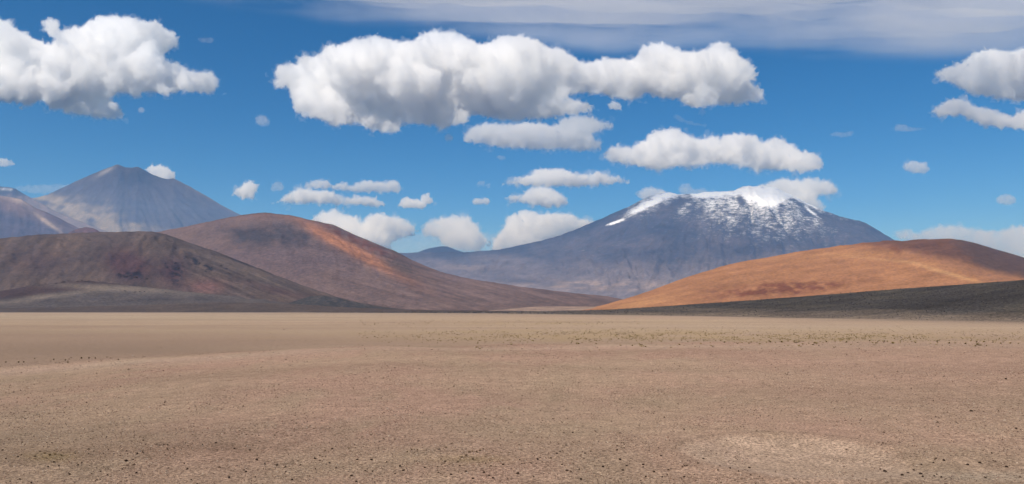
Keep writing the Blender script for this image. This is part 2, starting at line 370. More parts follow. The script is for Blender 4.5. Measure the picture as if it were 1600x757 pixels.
ridge('snow_mountain', 'broad dark volcano capped and streaked with white snow', 
      [(520, 425), (560, 410), (600, 401), (625, 396), (655, 394.5), (700, 394.3), (750, 393), (790, 388.5), (820, 382), (840, 377.5), (865, 371), (880, 366), (900, 359), (920, 350), (935, 344), (950, 338), (965, 331), (980, 324), (995, 316), (1010, 309), (1022, 305), (1034, 302), (1046, 301.5), (1058, 304), (1075, 303.5), (1090, 302.5), (1100, 301), (1120, 299.5), (1138, 300), (1148, 297), (1160, 292), (1170, 290), (1178, 291.5), (1190, 291), (1204, 292), (1214, 294), (1222, 299), (1232, 303), (1245, 309), (1258, 317), (1272, 322), (1288, 330), (1305, 336), (1322, 341), (1340, 345), (1352, 349), (1362, 354), (1375, 362), (1390, 371), (1405, 380), (1440, 398), (1500, 420), (1600, 445), (1720, 462)],
      [(560, 19000), (1150, 17000), (1720, 18500)], 9500, 24000, SNOW_MAT, c_snowm, nu=560, nv=180, shape=sh_snow, gully=(46, .10), rough=.013, seed=2.5, sky_rough=1.1, smooth_px=1.2, apex=(1150, 262, 260), snow=s_snowm, cat='mountain')
def c_cone(x, y, t, P, g):
    return mixc(base(x.shape, (72, 70, 84)), lin((96, 86, 88)), np.clip(.3 + fbm(x / 14, y / 8, 3, 4), 0, 1) * .6)
ridge('cinder_cone', 'small dark blue cone on the low saddle left of the snowy mountain', [(628, 408), (640, 400), (651, 395), (662, 391), (672, 387.6), (682, 385.6), (692, 385), (700, 386), (709, 389.5), (720, 393), (735, 398), (752, 406)], 21000, 19800, 22500, FAR_MAT, c_cone, nu=140, nv=60, seed=3.9, smooth_px=2, prof=1.2)

# --- rounded brown hill in the middle
def c_mid(x, y, t, P, g):
    c = base(x.shape, (132, 108, 99)); n = fbm(x / 46, y / 22, 6, 5); n2 = fbm(x / 14, y / 7, 2, 4)
    c = mixc(c, lin((112, 94, 94)), np.clip(gauss(x, y, 450, 405, 130, 26) + .4 * n, 0, 1) * .8)
    c = mixc(c, lin((74, 70, 74)), np.clip(gauss(x, y, 430, 368, 76, 16) * 1.5 * (.85 + .9 * n), 0, 1) * .85)  # cloud shade on the upper face, put into the slope colour
    c = mixc(c, lin((132, 98, 82)), np.clip(sm(348, 334, y - .02 * (x - 400)) * sm(300, 380, x) + .3 * n2, 0, 1) * .6)
    c = mixc(c, lin((192, 130, 92)), np.clip(gauss(x, y, 556, 393, 84, 8.5, .50) * 1.35 + .4 * gauss(x, y, 500, 366, 30, 8, .6) + .5 * gauss(x, y, 612, 416, 34, 6, .3), 0, 1) * .85)
    c = mixc(c, lin((124, 76, 56)), np.clip(gauss(x, y, 560, 377, 66, 7, .44) * (.9 + 1.5 * n2), 0, 1) * .85)
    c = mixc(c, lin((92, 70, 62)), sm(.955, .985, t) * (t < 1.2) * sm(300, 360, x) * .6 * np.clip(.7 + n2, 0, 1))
    c = mixc(c, lin((98, 84, 76)), np.clip(gauss(x, y, 625, 418, 30, 10, .35) * 1.3, 0, 1) * .8)
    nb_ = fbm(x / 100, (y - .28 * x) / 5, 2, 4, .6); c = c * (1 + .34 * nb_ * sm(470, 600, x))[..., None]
    c = mixc(c, lin((110, 92, 84)), np.clip(sm(440, 480, y) * (.5 + .8 * n), 0, 1) * .6)
    return c
def sh_round(PX, T): return np.sin(T * math.pi / 2) ** 1.25 * .55 + T ** 1.5 * .45
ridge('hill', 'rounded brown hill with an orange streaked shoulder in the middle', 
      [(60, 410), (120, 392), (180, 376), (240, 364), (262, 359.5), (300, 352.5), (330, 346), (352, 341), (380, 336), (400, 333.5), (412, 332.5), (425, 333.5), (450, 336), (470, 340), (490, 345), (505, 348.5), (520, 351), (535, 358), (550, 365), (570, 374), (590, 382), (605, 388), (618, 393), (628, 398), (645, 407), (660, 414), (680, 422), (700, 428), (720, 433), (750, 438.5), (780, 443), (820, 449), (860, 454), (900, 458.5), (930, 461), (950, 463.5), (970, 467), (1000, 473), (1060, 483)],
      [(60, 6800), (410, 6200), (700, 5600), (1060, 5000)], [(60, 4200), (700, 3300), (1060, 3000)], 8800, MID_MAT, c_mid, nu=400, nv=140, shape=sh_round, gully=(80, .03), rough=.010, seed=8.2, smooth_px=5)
# --- dark hill at left
def c_left(x, y, t, P, g):
    c = base(x.shape, (100, 84, 75)); n = fbm(x / 60, y / 30, 1, 5); n2 = fbm(x / 12, y / 8, 9, 5)
    c = mixc(c, lin((112, 92, 78)), np.clip(.3 + 1.1 * n, 0, 1) * .8)
    c = mixc(c, lin((82, 54, 54)), np.clip(gauss(x, y, 200, 415, 36, 22, .3) * 1.5 + gauss(x, y, 270, 425, 24, 24) + .4 * gauss(x, y, 60, 410, 60, 20), 0, 1) * .75)
    c = mixc(c, lin((42, 36, 40)), np.clip(gauss(x, y, 205, 430, 20, 5) * (1.0 + 4 * n2) + gauss(x, y, 276, 428, 7, 16) * (.9 + 4 * n2) + gauss(x, y, 315, 415, 24, 5, .5) * (.2 + 4 * n2), 0, 1) * .85)
    c = mixc(c, lin((130, 92, 84)), np.clip(gauss(x, y, 322, 448, 28, 10) * 1.2, 0, 1) * .75)
    c = mixc(c, lin((112, 96, 84)), np.clip(gauss(x, y, 420, 440, 110, 9, .38), 0, 1) * .7)
    nb_ = fbm(x / 110, (y - .40 * x) / 6, 4, 4, .6); c = c * (1 + .45 * nb_ * sm(230, 330, x))[..., None]
    nb_ = fbm((x + .9 * y) / 16, (y - .6 * x) / 90, 6, 4); c = c * (1 + .3 * nb_ * sm(330, 230, x))[..., None]
    c = mixc(c, lin((96, 70, 62)), np.clip(gauss(x, y, 440, 456, 60, 6, .25), 0, 1) * .7)
    return c
LEFT_Q = ridge('dark_hill', 'dark grey brown hill with maroon rock patches on the left', 
      [(-500, 420), (-300, 396), (-120, 380), (-40, 376), (0, 372.5), (30, 370), (60, 367), (100, 365), (130, 364), (170, 363), (205, 362), (238, 362), (255, 365.5), (270, 370), (285, 375.5), (300, 381), (325, 389), (350, 398), (375, 408), (400, 418), (425, 428), (450, 437.5), (475, 447), (500, 455.5), (520, 462), (540, 467), (560, 472), (590, 478), (640, 484.5)],
      [(-500, 5200), (0, 4700), (250, 4300), (640, 3500)], [(-500, 3300), (640, 3000)], 5600, NEAR_MAT, c_left, nu=400, nv=140, shape=lambda PX, T: sh_round(PX, T), gully=(62, .06), rough=.02, seed=5.4, smooth_px=5, sky_rough=.8)
# --- foothills below it
def c_foot(x, y, t, P, g):
    c = base(x.shape, (104, 92, 84)); n = fbm(x / 50, y / 8, 3, 4)
    top = np.interp(x, [-200, 0, 60, 150, 180, 230, 300], [462, 468, 461, 452, 448, 452, 462])
    c = mixc(c, lin((82, 62, 54)), sm(5, -4, y - top - 3 * n) * sm(300, 180, x) * .95)
    c = mixc(c, lin((142, 126, 110)), np.clip(gauss(x, y, 190, 451, 110, 5, .05) * 1.1 + gauss(x, y, 60, 466, 90, 4, -.13), 0, 1) * .8)
    c = mixc(c, lin((84, 74, 70)), np.clip(gauss(x, y, 200, 470, 240, 5) * (.6 + 1.2 * n), 0, 1) * .7)
    return c
FOOT_Q = ridge('foothill', 'low brown foothill with a dark rocky crest below the dark hill', [(-400, 480), (-200, 470), (-60, 462), (0, 456), (30, 450), (55, 446), (80, 442.5), (110, 440), (140, 439.5), (165, 441.5), (200, 446), (240, 450.5), (290, 456.5), (330, 460), (380, 465), (430, 470), (480, 475), (540, 480), (600, 484)],
      [(-400, 3500), (150, 3350), (600, 3300)], 2950, 3700, NEAR_MAT, c_foot, nu=300, nv=64, prof=1.1, gully=(60, .05), rough=.02, seed=9.6, smooth_px=6, sky_rough=.7)
def c_band(x, y, t, P, g):
    c = base(x.shape, (98, 83, 72)); n = fbm(x / 60, y / 4, 6, 4)
    c = mixc(c, lin((112, 98, 86)), np.clip(gauss(x, y, 330, 472.5, 170, 1.8, -.03) + .25 * n, 0, 1) * .8)
    return mixc(c, lin((104, 90, 80)), sm(160, -80, x) * .7)
ridge('lava_bank', 'long low bank of dark gravel at the foot of the left hills', [(-500, 486), (-200, 484.5), (0, 482), (100, 480), (200, 477.5), (280, 474.5), (340, 473), (400, 473.5), (450, 475), (500, 478), (560, 481.5), (620, 483.5), (700, 485), (820, 486.2), (960, 487)],
      3000, 2700, 3150, NEAR_MAT, c_band, nu=300, nv=40, prof=1.0, gully=(50, .05), rough=.02, seed=3.3, smooth_px=6, sky_rough=.35, bury=-2)
def c_mound(x, y, t, P, g): return mixc(base(x.shape, (76, 70, 64)), lin((96, 86, 78)), np.clip(.3 + fbm(x / 12, y / 5, 6, 4), 0, 1))
ridge('mound', 'small dark mound at the end of the dark hill', [(440, 479), (460, 471), (478, 465), (492, 462.5), (508, 462.5), (525, 465), (545, 470), (562, 474), (585, 478), (620, 483)], 3250, 3050, 3450, NEAR_MAT, c_mound, nu=160, nv=50, prof=1.1, seed=6.1, smooth_px=5, gully=(30, .05))
def c_tongue(x, y, t, P, g): return mixc(base(x.shape, (176, 148, 128)), lin((150, 126, 112)), np.clip(.3 + fbm(x / 30, y / 3, 6, 4), 0, 1))
ridge('sand_tongue', 'pale sand flat at the foot of the orange hill', [(740, 487), (790, 483.5), (820, 480.5), (860, 479), (900, 479), (950, 480), (1020, 482), (1100, 485)], 3300, 2900, 3600, ORANGE_MAT, c_tongue, nu=160, nv=40, prof=1.0, seed=7.1, smooth_px=8, gully=(60, .02), sky_rough=.3)
# --- orange hill at right
def c_orange(x, y, t, P, g):
    c = base(x.shape, (178, 125, 86)); n = fbm(x / 50, y / 20, 7, 5); n2 = fbm(x / 16, y / 7, 3, 5)
    c = mixc(c, lin((192, 136, 94)), np.clip(.4 + 1.2 * n, 0, 1) * .7)
    c = mixc(c, lin((206, 150, 100)), np.clip(gauss(x, y, 1000, 474, 60, 6, -.2) + .7 * gauss(x, y, 1330, 398, 120, 6, -.05), 0, 1) * .7)
    c = mixc(c, lin((216, 164, 112)), np.clip(gauss(x, y, 1480, 427, 60, 2.6, .28) * 1.2 + .6 * gauss(x, y, 1390, 407, 70, 2, .1), 0, 1) * .75)  # sunlit edge of the spur, painted in as pale streaks
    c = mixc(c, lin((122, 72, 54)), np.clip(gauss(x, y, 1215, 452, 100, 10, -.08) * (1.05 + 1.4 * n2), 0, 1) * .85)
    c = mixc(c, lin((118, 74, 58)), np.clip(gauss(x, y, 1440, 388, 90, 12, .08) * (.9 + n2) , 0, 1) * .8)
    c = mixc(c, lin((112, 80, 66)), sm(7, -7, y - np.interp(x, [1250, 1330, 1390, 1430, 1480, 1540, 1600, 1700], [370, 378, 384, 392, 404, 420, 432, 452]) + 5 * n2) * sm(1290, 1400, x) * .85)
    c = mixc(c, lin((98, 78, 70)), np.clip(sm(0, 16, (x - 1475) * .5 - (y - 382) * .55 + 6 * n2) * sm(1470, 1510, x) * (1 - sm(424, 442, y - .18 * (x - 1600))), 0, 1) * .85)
    nb_ = fbm(x / 120, (y + .16 * x) / 6, 5, 4, .6); c = c * (1 + .14 * nb_)[..., None]
    c = mixc(c, lin((150, 108, 84)), np.clip(gauss(x, y, 1520, 423, 90, 6, .32), 0, 1) * .5)
    return c
def sh_orange(PX, T):
    s = np.sin(T * math.pi / 2) ** 1.2 * .6 + T ** 1.4 * .4
    sp_ = np.exp(-((PX - (1330 + 260 * (1 - T))) / 95) ** 2)      # spur running down to the right
    return s + .16 * sp_ * T * (1 - T) * 4 * .55
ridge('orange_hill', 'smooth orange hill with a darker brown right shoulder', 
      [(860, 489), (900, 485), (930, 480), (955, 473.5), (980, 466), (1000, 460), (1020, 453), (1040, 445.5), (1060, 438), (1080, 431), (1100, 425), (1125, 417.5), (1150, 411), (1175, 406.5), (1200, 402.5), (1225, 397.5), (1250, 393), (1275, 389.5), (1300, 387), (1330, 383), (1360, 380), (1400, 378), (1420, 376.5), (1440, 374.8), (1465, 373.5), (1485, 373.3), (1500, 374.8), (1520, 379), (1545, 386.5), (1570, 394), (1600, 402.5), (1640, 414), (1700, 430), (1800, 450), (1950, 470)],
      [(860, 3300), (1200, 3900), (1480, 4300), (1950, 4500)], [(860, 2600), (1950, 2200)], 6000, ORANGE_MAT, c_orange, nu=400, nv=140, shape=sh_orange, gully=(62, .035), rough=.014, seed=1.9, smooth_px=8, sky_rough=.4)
# --- black gravel slope at right
def c_dune(x, y, t, P, g):
    c = base(x.shape, (80, 74, 69)); n = fbm(x / 120, y / 5, 7, 5)
    c = mixc(c, lin((96, 88, 76)), np.clip(.3 + 1.3 * n, 0, 1) * .6)
    c = mixc(c, lin((58, 54, 53)), np.clip(gauss(x, y, 1500, 470, 160, 10, -.08) * (1 + n), 0, 1) * .6)
    ed = np.interp(x, [760, 900, 1050, 1200, 1400, 1600, 2000], [488.5, 491, 492, 494, 496, 499, 504])
    return mixc(c, lin((140, 122, 106)), sm(-17, 10, y - ed + 5 * n) * .95)
DUNE_P = ridge('gravel_slope', 'black volcanic gravel slope rising to the right edge', [tuple(q) for q in DUNE], [(480, 3000), (760, 2600), (900, 2200), (1200, 1300), (1600, 950), (2000, 900)], [(480, 2700), (760, 2000), (900, 1500), (1200, 900), (1600, 560), (2000, 450)], 3600, DUNE_MAT, c_dune, nu=380, nv=100, prof=1.25, gully=(90, .02), rough=.01, seed=4.8, smooth_px=12, sky_rough=.25, foot=0.0, bury=-1.0)[0]

# ------------------------------------------------------------------ clouds
BASE_ALT = 5200.0; SIG = .105; FRINGE = True
def in_poly(P, x, y):
    n = len(P); r = np.zeros(len(x), bool); j = n - 1
    for i in range(n):
        xi, yi, xj, yj = P[i][0], P[i][1], P[j][0], P[j][1]
        if yi != yj:
            r ^= ((yi > y) != (yj > y)) & (x < (xj - xi) * (y - yi) / (yj - yi) + xi)
        j = i
    return r
def poly_dist(P, x, y):
    P = np.array(P, float); Q = np.roll(P, -1, 0); d = np.full(len(x), 1e9)
    for a, b in zip(P, Q):
        ab = b - a; L2 = max(ab @ ab, 1e-9)
        t = np.clip(((x - a[0]) * ab[0] + (y - a[1]) * ab[1]) / L2, 0, 1)
        d = np.minimum(d, np.hypot(x - a[0] - t * ab[0], y - a[1] - t * ab[1]))
    return d
_ico = {}
def ico(sub):
    if sub not in _ico:
        import bmesh
        bm = bmesh.new(); bmesh.ops.create_icosphere(bm, subdivisions=sub, radius=1)
        bm.verts.ensure_lookup_table()
        _ico[sub] = (np.array([v.co[:] for v in bm.verts]), np.array([[v.index for v in f.verts] for f in bm.faces])); bm.free()
    return _ico[sub]
def make_cloud(label, poly, dens=1.0, rough=1.0, vox=1.9, flat=.55, seed=0, alt=BASE_ALT, group='fair weather clouds', name='cloud', tint=.998):
    rng = np.random.default_rng(1000 + seed)
    P = np.array(poly, float); x0, y0 = P.min(0); x1, y1 = P.max(0); w, h = x1 - x0, y1 - y0
    n = int(np.clip(w * h / 3, 1500, 30000))
    X = rng.uniform(x0, x1, n); Y = rng.uniform(y0, y1, n)
    k = in_poly(P, X, Y); X, Y = X[k], Y[k]
    D = poly_dist(P, X, Y)
    dmax = D.max()
    cap = min(dmax, 40)
    rmin = max(1.6, min(3.5, dmax * .35))
    order = np.argsort(-D * rng.uniform(.75, 1.0, len(D)))
    cx, cy, cr = [], [], []
    for i in order:
        r = min(D[i], cap)
        if r < rmin: continue
        if cx:
            dd = np.hypot(np.array(cx) - X[i], np.array(cy) - Y[i])
            if np.any(dd < .42 * np.minimum(np.array(cr), r) + .30 * r): continue
        cx.append(X[i]); cy.append(Y[i]); cr.append(r)
    cx, cy, cr = map(np.array, (cx, cy, cr))
    depth = np.clip(dmax * 1.6, 6, 80)
    room = np.maximum(depth - cr, 0)
    cz = room * np.clip(1.5 * noise(cx / 70 + seed, cy / 38, .5) + rng.uniform(-.45, .45, len(cx)), -1, 1)
    # cauliflower: each lobe carries smaller lobes, those carry smaller ones
    C = np.stack([cx, cz, -cy], -1); Rr = cr * .93
    allC, allR = [C], [Rr]; pc_, pr_ = C, Rr
    for (cnt, f0, f1) in ((9, .30, .48), (7, .28, .45)):
        k_ = np.repeat(np.arange(len(pc_)), cnt); k_ = k_[pr_[k_] * f1 > max(vox * .9, 1.3)]
        if not len(k_): break
        d_ = rng.normal(size=(len(k_), 3)); d_[:, 2] = np.where(rng.uniform(size=len(k_)) < .75, np.abs(d_[:, 2]), d_[:, 2]); d_[:, 1] *= .9
        d_ /= np.linalg.norm(d_, axis=1)[:, None]
        f_ = rng.uniform(f0, f1, len(k_)); nr_ = pr_[k_] * f_
        nc_ = pc_[k_] + d_ * (pr_[k_] * rng.uniform(.82, 1.0, len(k_)))[:, None]
        # stay inside the outline (a small overshoot keeps it ragged)
        ins = in_poly(P, nc_[:, 0], -nc_[:, 2]); dd_ = poly_dist(P, nc_[:, 0], -nc_[:, 2]); sd = np.where(ins, dd_, -dd_)
        ok_ = sd > nr_ * rng.uniform(.1, .75, len(k_)); nc_, nr_ = nc_[ok_], nr_[ok_]
        if len(nr_) > 9000: q_ = rng.choice(len(nr_), 9000, replace=False); nc_, nr_ = nc_[q_], nr_[q_]
        allC.append(nc_); allR.append(nr_); pc_, pr_ = nc_, nr_
    C = np.concatenate(allC); cr = np.concatenate(allR)
    IV, IF = ico(2)
    IV, IF = ico(1) if len(C) > 3000 else ico(2)
    V = (IV[None] * (cr * 1.02)[:, None, None] + C[:, None]).reshape(-1, 3)
    Fc = (IF[None] + (np.arange(len(C)) * len(IV))[:, None, None]).reshape(-1, 3)
    # torn scraps drifting along the outline, part of the thin fringe
    Q = np.roll(P, -1, 0); seg = np.hypot(*(Q - P).T); ns = int(seg.sum() / 3.2)
    si = rng.choice(len(P), ns, p=seg / seg.sum()); tt = rng.uniform(0, 1, ns)[:, None]
    ex = P[si] * (1 - tt) + Q[si] * tt + rng.normal(0, 1, (ns, 2)) * np.array([5.0, 3.2]) * min(1.0, dmax / 14)
    er = rng.uniform(1.3, 3.4, ns) * np.clip(dmax / 14, .55, 1)
    kx = noise(ex[:, 0] / 24 + seed, ex[:, 1] / 24, 3.3) > -.05
    ex, er = ex[kx], er[kx]
    EC = np.stack([ex[:, 0], rng.uniform(-.4, .4, len(ex)) * depth, -ex[:, 1]], -1)
    V1, F1 = ico(1)
    EV = (V1[None] * (er[:, None, None] * np.array([1.7, 1.2, .8])) + EC[:, None]).reshape(-1, 3)
    EF = (F1[None] + (np.arange(len(EC)) * len(V1))[:, None, None]).reshape(-1, 3) + len(V)
    VF, FF = np.concatenate([V, EV]), np.concatenate([Fc, EF])
    def shell(vs, V=V, Fc=Fc):
        me = mesh_np('tmp', V, Fc)
        o = bpy.data.objects.new('tmp', me); COL.objects.link(o)
        md = o.modifiers.new('r', 'REMESH'); md.mode = 'VOXEL'; md.voxel_size = vs; md.adaptivity = 0
        dg = bpy.context.evaluated_depsgraph_get(); ev = o.evaluated_get(dg); m_ = bpy.data.meshes.new_from_object(ev)
        bpy.data.objects.remove(o); bpy.data.meshes.remove(me)
        nv = len(m_.vertices); co = np.empty(nv * 3, np.float32); m_.vertices.foreach_get('co', co)
        no = np.empty(nv * 3, np.float32); m_.vertex_normals.foreach_get('vector', no)
        m_.polygons.foreach_set('use_smooth', np.ones(len(m_.polygons), bool)); m_.materials.clear()
        return m_, co.reshape(-1, 3).astype(float), no.reshape(-1, 3).astype(float)
    m2, co, no = shell(vox)
    s = seed * 7.7
    lim = float(np.clip(dmax / 16, .32, 1.0))
    def shape(c, n_, grow, amp, gain, wl0, shred):
        disp = grow; a = amp * lim; wl = wl0 * max(lim, .4)
        for i in range(6):
            q = c / wl
            b_ = np.abs(noise(q[:, 0] + s, q[:, 1] - s, q[:, 2] * 1.15 + i * 5)) * 2 - .55       # billows
            disp = disp + a * b_; a *= gain; wl *= .5
            if wl < vox * 1.5: break
        c = c + n_ * (disp * rough)[:, None]
        for ax in range(3):
            c[:, ax] += rough * shred * lim * (noise(c[:, 0] / 8 + ax * 11, c[:, 1] / 8 + s, c[:, 2] / 8) + .6 * noise(c[:, 0] / 3.6 + ax * 7, c[:, 1] / 3.6 + s, c[:, 2] / 3.6))
        return c
    # pixel units -> world, at the distance where this elevation meets the cloud deck
    yb = y1 if y1 < 380 else 380
    _, rz = ray((x0 + x1) / 2, yb); dist = (alt - EYE) / max(rz, .06)
    def place(c): return at(c[:, 0], -c[:, 2], dist * (1 + c[:, 1] / F))
    W1 = place(shape(co, no, -.9 * lim, 3.4, .8, 14., 3.2)); cen = W1.mean(0)
    m2.vertices.foreach_set('co', (W1 - cen).astype(np.float32).ravel()); m2.update(); m2.name = name
    sig = SIG * dens ** 1.7 * F / dist * (20 / min(max(dmax, 6), 30)) ** .5
    ob = obj(name, m2, vol_mat('cloud_vapour', sig, (tint, tint, tint), 0.0), label, 'cloud', group, 'thing')
    ob.location = cen
    if FRINGE:
        m3, co3, no3 = shell(vox * 1.75, VF, FF)
        W2 = place(shape(co3, no3, .3 * lim, 5.5, .85, 16., 4.4))
        m3.vertices.foreach_set('co', (W2 - cen).astype(np.float32).ravel()); m3.update(); m3.name = 'fringe'
        obj('fringe', m3, vol_mat('fringe_vapour', sig * .2, (tint, tint, tint), 0.0), parent=ob)
    return ob
def blob(cx, cy, rx, ry, n=14, seed=0):
    r = np.random.default_rng(seed + 50); t = np.linspace(0, 2 * math.pi, n, endpoint=False)
    k = 1 + r.uniform(-.25, .2, n)
    return [(cx + rx * math.cos(a) * kk, cy + ry * math.sin(a) * (kk if math.sin(a) < 0 else .8)) for a, kk in zip(t, k)]
